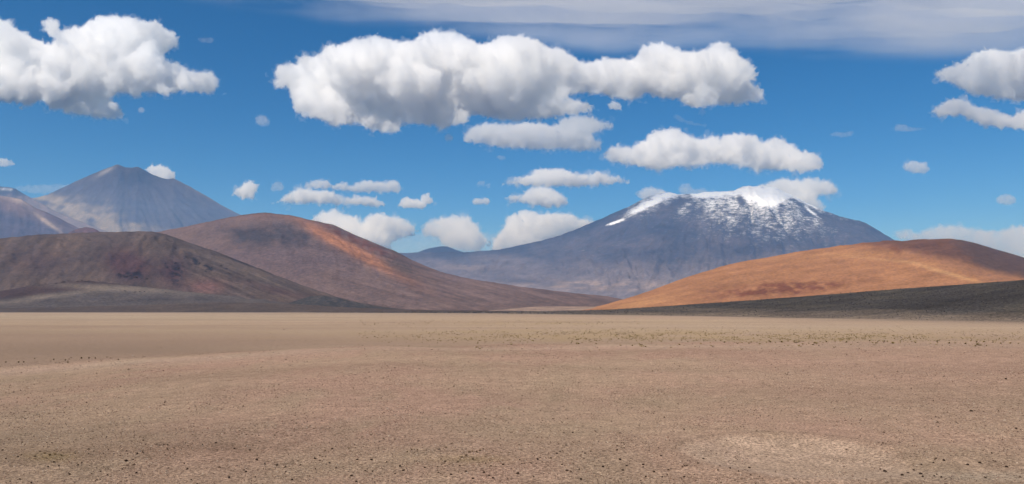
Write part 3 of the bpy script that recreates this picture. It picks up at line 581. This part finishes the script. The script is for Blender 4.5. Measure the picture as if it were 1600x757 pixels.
CLOUDS = [
 ('big ragged white cloud at the upper left running off the edge', [(-90, 50), (0, 30), (15, 36), (30, 48), (60, 63), (75, 72), (88, 66), (66, 45), (62, 32), (76, 27), (92, 32), (95, 48), (112, 40), (125, 46), (140, 32), (160, 26), (200, 25), (225, 34), (250, 32), (258, 48), (275, 50), (281, 65), (278, 75), (258, 85), (258, 94), (280, 100), (300, 112), (320, 111), (340, 117), (342, 135), (335, 148), (300, 147), (280, 143), (262, 152), (230, 146), (205, 148), (180, 150), (172, 155), (185, 165), (198, 188), (175, 188), (130, 182), (100, 178), (92, 170), (78, 172), (68, 157), (45, 168), (20, 162), (-90, 165)], dict(alt=7200.0)),
 ('largest cloud, a long bulging grey white mass across the top middle', [(427, 112), (435, 104), (455, 98), (465, 102), (462, 90), (475, 83), (490, 90), (505, 84), (498, 76), (525, 72), (560, 60), (595, 58), (620, 66), (640, 66), (655, 60), (663, 51), (690, 50), (715, 50), (728, 58), (745, 68), (760, 70), (775, 58), (800, 55), (835, 62), (850, 72), (880, 80), (905, 95), (925, 98), (940, 90), (960, 92), (985, 95), (1005, 78), (1020, 66), (1045, 72), (1060, 80), (1080, 82), (1105, 80), (1110, 68), (1130, 65), (1145, 72), (1155, 88), (1175, 96), (1185, 112), (1182, 128), (1172, 130), (1190, 140), (1200, 152), (1190, 162), (1160, 163), (1140, 165), (1120, 165), (1095, 172), (1070, 168), (1060, 158), (1030, 155), (1010, 150), (985, 158), (970, 158), (945, 150), (920, 148), (890, 150), (888, 153), (910, 158), (930, 165), (925, 178), (885, 183), (850, 188), (800, 190), (760, 186), (735, 180), (732, 195), (700, 199), (690, 208), (680, 198), (660, 196), (628, 195), (630, 210), (600, 210), (575, 205), (560, 194), (535, 198), (520, 200), (500, 188), (475, 185), (460, 170), (452, 148), (450, 138), (430, 142)], {}),
 ('flat based white cloud just under the largest cloud', [(723, 210), (735, 200), (760, 193), (800, 193), (830, 190), (848, 194), (870, 196), (875, 187), (900, 182), (925, 183), (945, 190), (967, 192), (960, 203), (930, 208), (925, 212), (940, 225), (950, 233), (930, 238), (880, 236), (830, 235), (780, 232), (750, 226), (728, 222)], dict(alt=4100.0)),
 ('long white cloud floating above the snowy mountain', [(940, 240), (955, 228), (990, 230), (1005, 220), (1025, 205), (1045, 201), (1065, 203), (1078, 215), (1095, 217), (1115, 212), (1130, 213), (1150, 210), (1175, 212), (1190, 222), (1200, 222), (1205, 212), (1222, 216), (1240, 228), (1255, 238), (1278, 240), (1290, 255), (1285, 268), (1260, 271), (1210, 268), (1180, 267), (1150, 260), (1120, 257), (1095, 262), (1060, 262), (1030, 269), (1000, 262), (965, 258), (945, 252)], {}),
 ('thin lens shaped cloud with tapered ends above a smaller cloud', [(738, 288), (780, 284), (810, 278), (830, 272), (845, 264), (875, 263), (895, 270), (910, 273), (935, 269), (960, 275), (988, 283), (985, 288), (950, 290), (910, 293), (870, 293), (830, 292), (790, 290), (740, 291)], dict(vox=2.10)),
 ('small domed cloud under the lens shaped cloud', [(784, 310), (800, 303), (812, 307), (820, 298), (840, 292), (860, 294), (878, 302), (892, 320), (870, 326), (845, 323), (825, 318), (800, 316), (787, 315)], dict(vox=1.82)),
 ('tiny oval cloud left of the small domed cloud', [(735, 316), (742, 309), (755, 311), (762, 308), (768, 315), (762, 321), (740, 321)], dict(vox=1.68, dens=.8)),
 ('small wedge cloud above the right flank of the blue volcano', [(352, 304), (370, 296), (380, 286), (395, 284), (408, 293), (399, 300), (399, 313), (380, 311), (360, 306)], dict(vox=1.82)),
 ('long flat white cloud above the rounded brown hill', [(420, 318), (440, 308), (455, 300), (465, 293), (500, 298), (515, 297), (540, 308), (570, 306), (590, 310), (612, 322), (600, 325), (560, 323), (500, 320)], dict(vox=1.82)),
 ('pale bumpy strip of cloud above the long flat white cloud', [(472, 290), (485, 281), (510, 281), (520, 288), (535, 283), (550, 289), (570, 282), (600, 285), (618, 280), (630, 295), (625, 304), (600, 302), (550, 301), (515, 297), (480, 295)], dict(vox=1.82, dens=.8)),
 ('faint grey puff left of the pale bumpy cloud strip', [(420, 296), (428, 285), (438, 283), (447, 294), (442, 300), (425, 300)], dict(vox=1.68, dens=.35)),
 ('two humped little cloud at the right end of the flat cloud', [(620, 320), (632, 307), (646, 311), (658, 314), (658, 307), (670, 302), (681, 317), (668, 321), (662, 328), (640, 327), (622, 325)], dict(vox=1.68)),
 ('heaped white cloud behind the shoulder of the brown hill', [(480, 345), (500, 333), (520, 328), (540, 335), (558, 340), (565, 352), (572, 338), (590, 335), (610, 338), (628, 340), (645, 350), (655, 362), (640, 372), (610, 380), (620, 390), (600, 400), (560, 395), (510, 380)], dict(vox=2.24)),
 ('heaped cloud above the small dark blue cone', [(655, 355), (675, 343), (700, 340), (725, 337), (738, 345), (750, 362), (766, 378), (750, 396), (700, 392), (685, 375), (660, 366)], dict(vox=2.10, dens=.8)),
 ('billowing white cloud resting on the left slope of the snowy mountain', [(770, 375), (790, 357), (785, 345), (800, 338), (830, 332), (860, 334), (885, 334), (905, 340), (935, 345), (925, 362), (880, 385), (820, 397), (765, 395)], dict(vox=2.24)),
 ('faint low bank of haze white cloud linking the heaps above the saddle', [(575, 388), (600, 376), (640, 366), (668, 362), (690, 372), (720, 366), (748, 360), (770, 366), (790, 358), (815, 372), (830, 388), (800, 398), (740, 400), (680, 398), (620, 404), (585, 400)], dict(vox=2.2, dens=.24, alt=5600.0)),
 ('small cloud behind the left shoulder of the snowy summit', [(990, 302), (1010, 293), (1035, 295), (1048, 304), (1040, 318), (1000, 312)], dict(vox=1.82, dens=.7)),
 ('faint puff rising over the middle of the snowy ridge', [(1058, 300), (1064, 287), (1074, 286), (1082, 293), (1100, 295), (1120, 300), (1110, 312), (1066, 310)], dict(vox=1.68, dens=.35)),
 ('grey white cap cloud trailing right of the snowy summit', [(1175, 296), (1205, 283), (1230, 279), (1250, 282), (1265, 278), (1295, 282), (1310, 292), (1308, 306), (1295, 307), (1276, 307), (1290, 322), (1285, 335), (1240, 330), (1190, 315)], dict(vox=2.10, dens=.8)),
 ('white peaked cloud running off the right edge', [(1453, 117), (1475, 107), (1500, 98), (1520, 89), (1548, 77), (1580, 82), (1640, 74), (1720, 90), (1720, 160), (1600, 161), (1570, 156), (1540, 152), (1515, 151), (1505, 140), (1490, 132), (1470, 128)], {}),
 ('narrow wavy cloud under the peaked cloud at the right edge', [(1450, 175), (1470, 162), (1490, 154), (1510, 157), (1525, 167), (1550, 171), (1580, 182), (1600, 173), (1640, 168), (1700, 180), (1690, 206), (1580, 203), (1540, 199), (1518, 191), (1505, 181), (1470, 185)], dict(vox=2.24)),
 ('faint thin wisp below the wavy cloud at right', [(1395, 203), (1400, 193), (1415, 194), (1425, 199), (1450, 199), (1448, 204), (1420, 207), (1402, 207)], dict(vox=1.68, dens=.3)),
 ('tiny flat wisp right of the long white cloud', [(1293, 210), (1305, 206), (1320, 207), (1335, 203), (1334, 213), (1315, 216), (1297, 214)], dict(vox=1.68, dens=.3)),
 ('lone round puff over the orange hill', [(1408, 262), (1414, 254), (1432, 251), (1446, 255), (1456, 265), (1445, 273), (1420, 271)], dict(vox=1.68, dens=.6)),
 ('lone small puff near the right edge above the hill', [(1553, 313), (1562, 305), (1578, 303), (1592, 312), (1588, 320), (1570, 322), (1557, 319)], dict(vox=1.68, dens=.45)),
 ('low cloud bank behind the orange hill', [(1385, 372), (1400, 361), (1415, 354), (1435, 364), (1465, 351), (1495, 351), (1520, 358), (1560, 360), (1600, 351), (1660, 346), (1760, 352), (1760, 410), (1620, 412), (1560, 402), (1450, 388)], dict(vox=2.52, dens=.55)),
 ('little white cloud tucked behind the blue volcano summit', [(222, 264), (232, 260), (248, 259), (264, 263), (277, 274), (272, 288), (240, 284)], dict(vox=1.68, alt=4500.0)),
 ('sliver of cloud at the left edge above the volcano', [(-30, 250), (-5, 247), (12, 249), (28, 256), (18, 261), (-30, 261)], dict(vox=1.68, dens=.6)),
 ('faint flat streak of cloud left of the blue volcano', [(15, 292), (40, 289), (75, 288), (110, 287), (118, 296), (90, 306), (50, 304), (25, 300)], dict(vox=1.96, dens=.25)),
 ('small faded puff left of the largest cloud', [(395, 188), (402, 179), (414, 180), (424, 190), (420, 200), (404, 197)], dict(vox=1.68, dens=.3)),
 ('tiny round puff under the belly of the largest cloud', [(693, 216), (699, 210), (706, 211), (709, 217), (704, 222), (696, 221)], dict(vox=1.54, dens=.5)),
 ('tiny puff in the gap right of the largest cloud belly', [(948, 166), (955, 158), (966, 159), (974, 166), (970, 174), (955, 173)], dict(vox=1.54, dens=.8)),
 ('faint diagonal wisp above the long white cloud', [(1048, 182), (1058, 178), (1070, 186), (1090, 192), (1108, 194), (1104, 200), (1080, 197), (1060, 190)], dict(vox=1.68, dens=.25)),
 ('speck of cloud between the flat based cloud and the lens cloud', [(773, 246), (780, 242), (790, 243), (793, 248), (782, 252)], dict(vox=1.54, dens=.3)),
 ('pair of faint specks right of the big upper left cloud', [(303, 62), (312, 58), (322, 60), (332, 57), (338, 63), (330, 69), (312, 66)], dict(vox=1.54, dens=.2)),
 ('speck of cloud below the big upper left cloud', [(213, 172), (220, 167), (228, 171), (226, 177), (217, 177)], dict(vox=1.54, dens=.4)),
]
for i, (lab, poly, kw) in enumerate(CLOUDS):
    make_cloud(lab, poly, seed=i, **kw)

# high veil of thin cloud along the top: a sheet whose thickness varies
VE = np.array([(180, -40), (260, -4), (300, 10), (350, 18), (400, 23), (460, 31), (500, 41), (560, 48), (640, 56), (760, 68), (850, 82), (900, 90), (960, 95), (1010, 92), (1100, 86), (1200, 89), (1280, 96), (1360, 101), (1450, 104), (1520, 102), (1600, 98), (1800, 92), (2100, 70)], float)
VA = 8000.0
vx = np.linspace(180, 2100, 260); ed = np.interp(vx, VE[:, 0], VE[:, 1]) + 3.0 * fbm(vx / 60, 1.5, 0, 4)
vt = np.linspace(0, 1, 56) ** 1.4
VX, VT = np.meshgrid(vx, vt, indexing='ij')
VY = ed[:, None] + (-260 - ed[:, None]) * VT
va, vz = ray(VX, VY)
vd = (VA - EYE) / vz
Pm = np.stack([va * vd, vd, np.full_like(vd, VA)], -1)
stx = fbm(VX / 260 + .1 * VY / 30, VY / 22, 2.4, 4, .45)
thick = np.clip(.72 + .9 * stx, .06, 2) * sm(0, .26, VT) * sm(1, .8, VT) * sm(180, 290, VX) * sm(2100, 1900, VX)
thick = thick * (.65 + .35 * sm(300, 900, VX)) * 310 + .5
Up = Pm.copy(); Up[..., 2] += thick; Lo = Pm.copy(); Lo[..., 2] -= thick
nu_, nv_ = VX.shape; g1 = grid_faces(nu_, nv_); off = nu_ * nv_
idx = np.arange(off).reshape(nu_, nv_)
loop = np.concatenate([idx[:, 0], idx[-1, 1:], idx[::-1, -1][1:], idx[0, ::-1][1:-1]])
side = np.stack([loop, np.roll(loop, -1), np.roll(loop, -1) + off, loop + off], -1)
vm = mesh_np('cloud_veil', np.concatenate([Up.reshape(-1, 3), Lo.reshape(-1, 3)]), np.concatenate([g1[:, ::-1], g1 + off, side]))
import bmesh
bm = bmesh.new(); bm.from_mesh(vm); bmesh.ops.recalc_face_normals(bm, faces=bm.faces); bm.to_mesh(vm); bm.free()
obj('cloud_veil', vm, vol_mat('veil_vapour', 1.0e-3, (1, 1, 1)), 'thin grey blue veil of high cloud along the top of the sky', 'cloud', None, 'thing')

# ------------------------------------------------------------------ stones, gravel, shrubs and grass
def on_ground(px, py, it=14):
    """where the sight line through a pixel meets the ground, marching outwards"""
    a, rz = ray(px, py)
    Y = np.full(np.shape(a), 20.0)
    for _ in range(it):
        z = ground_z(a * Y, Y, _ > it - 3); Y = np.clip((EYE - z) / np.maximum(-rz, 1e-4), 15, 3000) * .6 + Y * .4
    return np.stack([a * Y, Y, ground_z(a * Y, Y)], -1)
def first_hit(px, py):
    a, rz = ray(np.atleast_1d(np.asarray(px, float)), np.atleast_1d(np.asarray(py, float)))
    Ys = np.geomspace(18, 2600, 900)
    out = []
    for a_, r_2 in zip(a, rz):
        g_ = ground_z(a_ * Ys, Ys, False) - (EYE + r_2 * Ys); k = np.argmax(g_ > 0)
        if k == 0: y_ = Ys[-1]
        else: y_ = Ys[k - 1] + (Ys[k] - Ys[k - 1]) * (-g_[k - 1]) / (g_[k] - g_[k - 1])
        out.append((a_ * y_, y_))
    o_ = np.array(out); return np.stack([o_[:, 0], o_[:, 1], ground_z(o_[:, 0], o_[:, 1])], -1)
def rock_mesh(name, seed, flat=.7, sub=2, cuts=7):
    r = np.random.default_rng(seed); V, Fc = ico(sub); V = V.copy()
    for _ in range(cuts):
        n = r.normal(size=3); n /= np.linalg.norm(n); d = r.uniform(.55, .85)
        k = np.maximum(V @ n - d, 0); V -= k[:, None] * n
    V *= 1 + .10 * noise(V[:, 0] * 2.5 + seed, V[:, 1] * 2.5, V[:, 2] * 2.5)[:, None]
    V *= np.array([1, r.uniform(.6, .9), flat])
    me = mesh_np(name, V, Fc, np.broadcast_to(lin((74, 58, 48)), V.shape) * (1 + .35 * noise(V[:, 0] * 3, V[:, 1] * 3, V[:, 2] * 3 + seed))[:, None], smooth=False)
    return me
STONE_MAT = earth('dark_stone', [(30, 5, .7, 1.25, None)], (60, 4, .01))
OUT_MAT = earth('outcrop_rock', [(.3, 6, .6, 1.3, None)], (.4, 6, 1.2))
rocks = [rock_mesh('stone', 40 + i) for i in range(7)]
for m in rocks: m.materials.append(STONE_MAT)
STONES = [(9,718,4),(84,725,6),(121,729,5),(197,723,6.5),(191,733,5),(109,741,6),(31,748,5),(49,754,5),(16,751,4),(157,737,4),(168,741,5),(143,740,3.6),(75,731,4),(92,730,4),(73,692,4),(81,693,3.6),(35,691,3.4),(138,707,4),(146,710,4),(138,714,4),(4,704,4),(28,715,3.6),
 (664,738,5),(684,738,4.5),(685,746,5),(696,731,4.5),(715,732,4.5),(718,737,4),(705,749,5.5),(728,745,5),(756,746,6.5),(739,754,5.5),(759,734,4),(767,738,4),(786,736,5),(809,747,6),(815,734,4),(764,750,4),(770,753,5),(689,727,4),(739,728,4),(812,729,3.6),
 (1410,751,5.5),(1419,746,4.5),(1428,741,5.5),(1439,748,6),(1442,753,6),(1460,751,5),(1464,748,4.5),(1471,753,5),(1463,723,5),(1475,726,6.5),(1459,729,4),(1440,732,5.5),(1512,732,6),(1531,729,6),(1573,735,5.5),(1540,753,4.5),(1486,719,4),(1550,715,4),(1405,698,4),
 (1070,734,4),(1074,733,4),(1091,730,5),(1099,723,4.5),(1122,741,4),(1141,739,6),(1125,735,3.6),(1154,743,5),(1171,739,5.5),(1173,748,4.5),(1069,749,5),
 (830,733,4.5),(840,728,6),(861,725,5),(870,718,5.5),(875,715,4.5),(878,733,4.5),(886,741,6),(908,753,5.5),(942,734,6),(969,723,6.5),(973,738,6),(979,732,4.5),(1005,731,5.5),(1005,734,4.5),(1022,741,5.5),(1009,747,5.5),(1035,748,4.5),(1033,718,5),(1044,739,5),(834,751,4.5),(905,739,4.5),(914,716,4),(964,710,5),(895,681,5),(923,713,4),
 (214,714,5.5),(262,702,4.5),(213,738,5),(288,725,4.5),(293,732,5),(358,746,5.5),(366,704,5),(390,706,4.5),(401,720,5.5),(414,726,5.5),(433,728,5.5),(446,731,4.5),(384,738,6),(399,746,5.5),(469,729,5),(493,735,4.5),(492,720,6),(525,735,5),(558,724,5),(580,725,6),(571,740,4.5),(549,747,5.5),(557,756,5.5),(582,741,4.5),(604,729,5),(625,735,6),(630,741,5),(617,745,4.5),(456,751,6),(308,756,5),(299,748,4.5),(337,697,5),(519,706,5),(515,727,4.5),(651,729,4.5),(316,700,4.5),(381,735,4.5),(264,731,4)]
UNIQUE = [(1383, 744, 8, 'largest dark stone, the bigger one of a close pair near the bottom right'),
 (1376, 740, 5, 'small dark stone touching the upper left of the largest stone'),
 (1572, 600, 6, 'lone black stone high up the gravel near the right edge'),
 (1518, 649, 6, 'lone dark flat stone on bare gravel below the black stone at right'),
 (1588, 677, 6, 'thin dark sliver of stone close to the right edge')]
def put_stone(px, py, s, label, group):
    p = first_hit(px, py)[0]
    o = obj('stone', rocks[random.randrange(len(rocks))], None, label, 'stone', group, 'thing')
    r = .43 * s * p[1] / F
    o.location = (p[0], p[1], p[2] + r * .28); o.scale = (r, r, r * random.uniform(.8, 1.1)); o.rotation_euler = (random.uniform(-.2, .2), random.uniform(-.2, .2), random.uniform(0, 6.28))
ZONES = [(110, 'around the yellow grass patch at the bottom left corner'), (240, 'just right of the yellow grass patch at bottom left'), (420, 'below the reddish gravel streak left of the centre'),
         (540, 'midway between the reddish streak and the bottom centre'), (660, 'just left of the dry grass sprigs at bottom centre'), (822, 'around the dry grass sprigs at bottom centre'),
         (950, 'right of the dry grass sprigs at bottom centre'), (1060, 'between the grass sprigs and the pale basin'), (1200, 'at the lower left rim of the pale basin'), (1500, 'beside the lower right rim of the pale basin'), (9999, 'on the smooth gravel in the bottom right corner')]
for (x, y, s) in STONES:
    z_ = next(t for lim_, t in ZONES if x < lim_)
    put_stone(x, y, s * random.uniform(.9, 1.15), 'small dark stone ' + z_, 'dark stones ' + z_)
for (x, y, s, l) in UNIQUE: put_stone(x, y, s, l, None)

# loose gravel: tens of thousands of small stones, nobody could count them
def pebbles(P, R_, colors, seed):
    rng = np.random.default_rng(seed); n = len(P)
    B = np.array([(1, 0, 0), (-.5, .87, 0), (-.5, -.87, 0), (0, 0, .8), (.3, .1, -.6)], float)
    T = np.array([(0, 1, 3), (1, 2, 3), (2, 0, 3), (1, 0, 4), (2, 1, 4), (0, 2, 4)])
    an = rng.uniform(0, 6.28, n); c, s = np.cos(an), np.sin(an)
    V = np.broadcast_to(B, (n, 5, 3)) * rng.uniform(.6, 1.3, (n, 5, 1)) * rng.uniform(.7, 1.3, (n, 1, 3))
    V = np.stack([V[..., 0] * c[:, None] - V[..., 1] * s[:, None], V[..., 0] * s[:, None] + V[..., 1] * c[:, None], V[..., 2]], -1)
    V = V * R_[:, None, None] + P[:, None]; V[..., 2] += R_[:, None] * .15
    Fc = (T[None] + 5 * np.arange(n)[:, None, None]).reshape(-1, 3)
    return mesh_np('gravel', V.reshape(-1, 3), Fc, np.repeat(colors, 5, 0), smooth=False)
rng = np.random.default_rng(5)
n = 170000
qx, qy = rng.uniform(-260, 1860, n), 534 + (820 - 534) * rng.uniform(0, 1, n) ** .9
dens = .55 + .9 * fbm(qx / 130, qy / 30, 4, 4)
basin = gauss(qx, qy, 1245, 702, 150, 32)
keep = rng.uniform(0, 1, n) < np.clip(dens, .15, 1) * (1 - .9 * basin)
qx, qy = qx[keep], qy[keep]
PP = on_ground(qx, qy); ok = (PP[:, 1] < 125); PP, qx, qy = PP[ok], qx[ok], qy[ok]
spx = np.clip(np.exp(rng.normal(.12, .42, len(PP))) * 1.1, .6, 4.2)
spx = spx * (.75 + .35 * sm(540, 720, qy))
pal = np.array([lin(c) for c in ((118, 95, 80), (102, 81, 68), (160, 136, 116), (212, 189, 165), (166, 130, 110), (98, 78, 65), (204, 178, 154))])
pc = pal[rng.choice(7, len(PP), p=[.22, .14, .17, .14, .13, .05, .15])] * rng.uniform(.85, 1.15, (len(PP), 1))
PEB_MAT = earth('pebble', [(15, 3, .85, 1.15, None)])
obj('gravel', pebbles(PP, .5 * spx * PP[:, 1] / F, pc, 3), PEB_MAT, 'loose tan and brown gravel covering the near ground', 'gravel', kind='stuff')
# coarse stones strewn over the black slope
n = 9000
ii = rng.integers(0, len(DUNE_P), n); DP = DUNE_P[ii] + np.stack([rng.normal(0, 3, n), rng.normal(0, 3, n), np.zeros(n)], -1)
dp = np.array([lin(c) for c in ((40, 36, 36), (70, 62, 56), (120, 112, 104), (92, 84, 74))])
obj('scree', pebbles(DP, rng.uniform(.2, .75, n) * DP[:, 1] / 900, dp[rng.choice(4, n, p=[.45, .3, .07, .18])], 8), PEB_MAT, 'coarse stones strewn over the black gravel slope', 'scree', kind='stuff')

# tufts of blades
def blades(n, h, w, spread, seed, cols):
    r = np.random.default_rng(seed); an = r.uniform(0, 6.28, n); lean = r.uniform(.15, 1, n) * spread; hh = h * r.uniform(.5, 1, n)
    b = np.stack([np.cos(an), np.sin(an)], -1); t = np.stack([-b[:, 1], b[:, 0]], -1) * w
    r0 = b * (.18 * spread * r.uniform(0, 1, n))[:, None]
    z0 = np.zeros((n, 1)); mid = r0 + b * (lean * .45)[:, None]; tip = r0 + b * lean[:, None]
    V = np.stack([np.hstack([r0 - t, z0]), np.hstack([r0 + t, z0]), np.hstack([mid + t * .8, hh[:, None] * .65]), np.hstack([mid - t * .8, hh[:, None] * .65]), np.hstack([tip, hh[:, None]])], 1)
    i = 5 * np.arange(n)[:, None]
    F3 = np.concatenate([i + [0, 1, 2], i + [0, 2, 3], i + [3, 2, 4]])
    c = np.array([lin(q) for q in cols])[r.integers(0, len(cols), n)]
    return V.reshape(-1, 3), F3, np.repeat(c, 5, 0)
PLANT_MAT = earth('dry_plant', [(8, 3, .8, 1.2, None)])
def plant_mesh(name, *a):
    V, F3, c = blades(*a); m = mesh_np(name, V, F3, c, smooth=False); m.materials.append(PLANT_MAT); return m
DARKS = ((76, 62, 42), (98, 80, 50), (62, 50, 36), (128, 106, 66))
shrubs = [plant_mesh('shrub', 46, .75, .05, .62, 60 + i, DARKS) for i in range(4)]
SH = [(9,567,5),(29,567,6),(37,567,5),(54,561,4),(84,563,5),(102,564,5),(108,562,4),(106,568,5),(127,561,6),(139,561,6),(149,561,5),(111,560,4),(167,559,4),(185,563,4),(139,566,4)]
def put_plant(nm, meshes, px, py, s, label, cat, group, unit):
    p = first_hit(px, py)[0]
    o = obj(nm, meshes[random.randrange(len(meshes))], None, label, cat, group, 'thing')
    k = s * p[1] / F / unit; o.location = (p[0], p[1], p[2] - .02 * k); o.scale = (k, k, k * random.uniform(.8, 1.15)); o.rotation_euler = (0, 0, random.uniform(0, 6.28))
for (x, y, s) in SH: put_plant('shrub', shrubs, x, y, s * .85, 'small dark shrub in the sparse row behind the left end of the swell', 'shrub', 'shrubs behind the left end of the swell', 1.2)
r_ = np.random.default_rng(21)
for (n_, x0, x1, y0, y1, wh) in ((70, 820, 1060, 514, 534, 'in the thickest yellow grass below the gap between hills'), (26, 1180, 1470, 512, 533, 'in the yellow grass below the black slope'), (18, 600, 800, 512, 536, 'in thin grass at the left end of the yellow band'), (14, 1060, 1190, 516, 533, 'between the two thick patches of yellow grass'), (8, 1480, 1600, 514, 532, 'at the right end of the yellow grass band'), (12, 860, 960, 504, 508, 'in the thin far strip above the yellow band'), (14, 250, 600, 500, 545, 'alone on bare ground left of the yellow grass')):
    for _ in range(n_):
        put_plant('shrub', shrubs, r_.uniform(x0, x1), r_.uniform(y0, y1), r_.uniform(1.4, 2.5), 'tiny dark cushion shrub ' + wh, 'shrub', 'cushion shrubs ' + wh, 1.2)
# dry sprigs in the near gravel
sprigs = [plant_mesh('grass_tuft', 34, .55, .035, .75, 80 + i, ((130, 106, 66), (98, 78, 52), (156, 132, 88), (78, 62, 44))) for i in range(3)]
for (x, y, s) in ((721,725,6),(728,723,5),(733,718,6),(738,717,6),(745,718,7),(750,716,6),(755,714,5),(697,711,4),(782,719,4),(796,719,5),(70,711,6),(78,714,7),(86,713,6),(96,715,6),(62,708,5),(643,712,5),(652,713,5),(636,716,5),(508,708,5),(545,706,5),(262,708,5),(272,706,5),(500,716,5)):
    put_plant('grass_tuft', sprigs, x, y, s * 1.25, 'low dry tuft of yellow brown grass in the near gravel', 'grass tuft', 'dry grass tufts in the near gravel', 1.3)
# yellow grass over the flat: one mass
n = 4600
gx = np.concatenate([r_.uniform(560, 1700, n // 2), r_.normal(960, 120, n // 4), r_.normal(1290, 110, n // 4)])
gy = np.concatenate([r_.normal(526, 6.5, n // 2), r_.normal(524, 5, n // 4), r_.normal(527, 4, n // 4)])
k2 = (r_.uniform(0, 1, len(gx)) < .55 + 1.2 * fbm(gx / 60, gy / 6, 2, 4)) & (gy > 500); gx, gy = gx[k2], gy[k2]
e1x, e1y = r_.uniform(560, 1000, 500), r_.normal(504, 3, 500); gx, gy = np.concatenate([gx, e1x]), np.concatenate([gy, e1y])
GPt = first_hit(gx, gy)
Vb, Fb, cb = [], [], []; off = 0
base_t = [blades(8, .17, .05, .34, 100 + i, ((190, 164, 104), (160, 136, 86), (204, 178, 122), (124, 104, 68))) for i in range(8)]
for i, p in enumerate(GPt):
    V, F3, c = base_t[i % 8]; k = r_.uniform(.6, 1.3) * (1.0 + p[1] / 900)
    Vb.append(V * k + p); Fb.append(F3 + off); cb.append(c); off += len(V)
obj('grass', mesh_np('grass', np.concatenate(Vb), np.concatenate(Fb), np.concatenate(cb), smooth=False), PLANT_MAT, 'sparse yellow bunch grass across the flat beyond the swell', 'grass', kind='stuff')

# dark outcrops on the left hills
outs = [rock_mesh('rock_outcrop', 70 + i, .75) for i in range(5)]
for m in outs:
    m.materials.append(OUT_MAT)
def put_rock(PQ, px, py, s, sx, label, group):
    P, x, y = PQ; i = np.argmin((x - px) ** 2 + (y - py) ** 2); p = P[i]; k = .5 * s * p[1] / F
    o = obj('rock_outcrop', outs[random.randrange(len(outs))], None, label, 'rock', group, 'thing')
    o.location = (p[0], p[1], p[2] - .1 * k); o.scale = (k * sx, k, k * .8); o.rotation_euler = (0, random.uniform(-.2, .2), random.uniform(-.4, .4))
for (x, y, s) in ((52,447,3),(60,446,4),(70,444,3),(88,443,4),(97,441,6),(102,441,4),(122,440,4),(129,439,4),(135,440.5,6),(139,440,4)):
    put_rock(FOOT_Q, x, y, s, 1.7, 'black boulder along the crest of the low brown foothill', 'boulders along the foothill crest')
for (x, y, s) in ((195,455,4),(212,457,4),(218,456,3),(226,456,4),(260,458,3)):
    put_rock(FOOT_Q, x, y, s, 1.6, 'dark rock in a short row on the pale foothill slope', 'rocks on the pale foothill slope')
for (x, y, s) in ((272,412,6),(277,420,7),(275,428,7),(281,432,6),(278,440,6),(284,424,5),(258,412,5),(262,418,5)):
    put_rock(LEFT_Q, x, y, s, .9, 'near black crag in the cluster on the dark hill face', 'crags on the dark hill face')
for (x, y, s) in ((196,432,6),(204,430,7),(212,434,6),(222,436,6),(229,437,5),(186,428,4)):
    put_rock(LEFT_Q, x, y, s, 1.5, 'low dark crag in the maroon patch on the dark hill', 'crags in the maroon patch')
for (x, y, s) in ((287,404,5),(296,408,5),(314,412,6),(318,415,5),(330,418,4),(345,416,5),(353,420,5),(322,424,4)):
    put_rock(LEFT_Q, x, y, s, 1.4, 'small dark rock down the right flank of the dark hill', 'rocks down the dark hill flank')


# ------------------------------------------------------------------ haze
hz = np.array([(x, y, z) for x in (-34500, 34500) for y in (-34500, 34500) for z in (-40, 2960)], float)
hf = np.array([(0, 1, 3, 2), (4, 6, 7, 5), (0, 4, 5, 1), (2, 3, 7, 6), (0, 2, 6, 4), (1, 5, 7, 3)])
obj('haze', mesh_np('haze', hz, hf, smooth=False), vol_mat('haze_air', 2.9e-5, (.25, .53, 1.0), 0.0),
    'thin blue air haze over the whole plain', 'haze', kind='stuff')
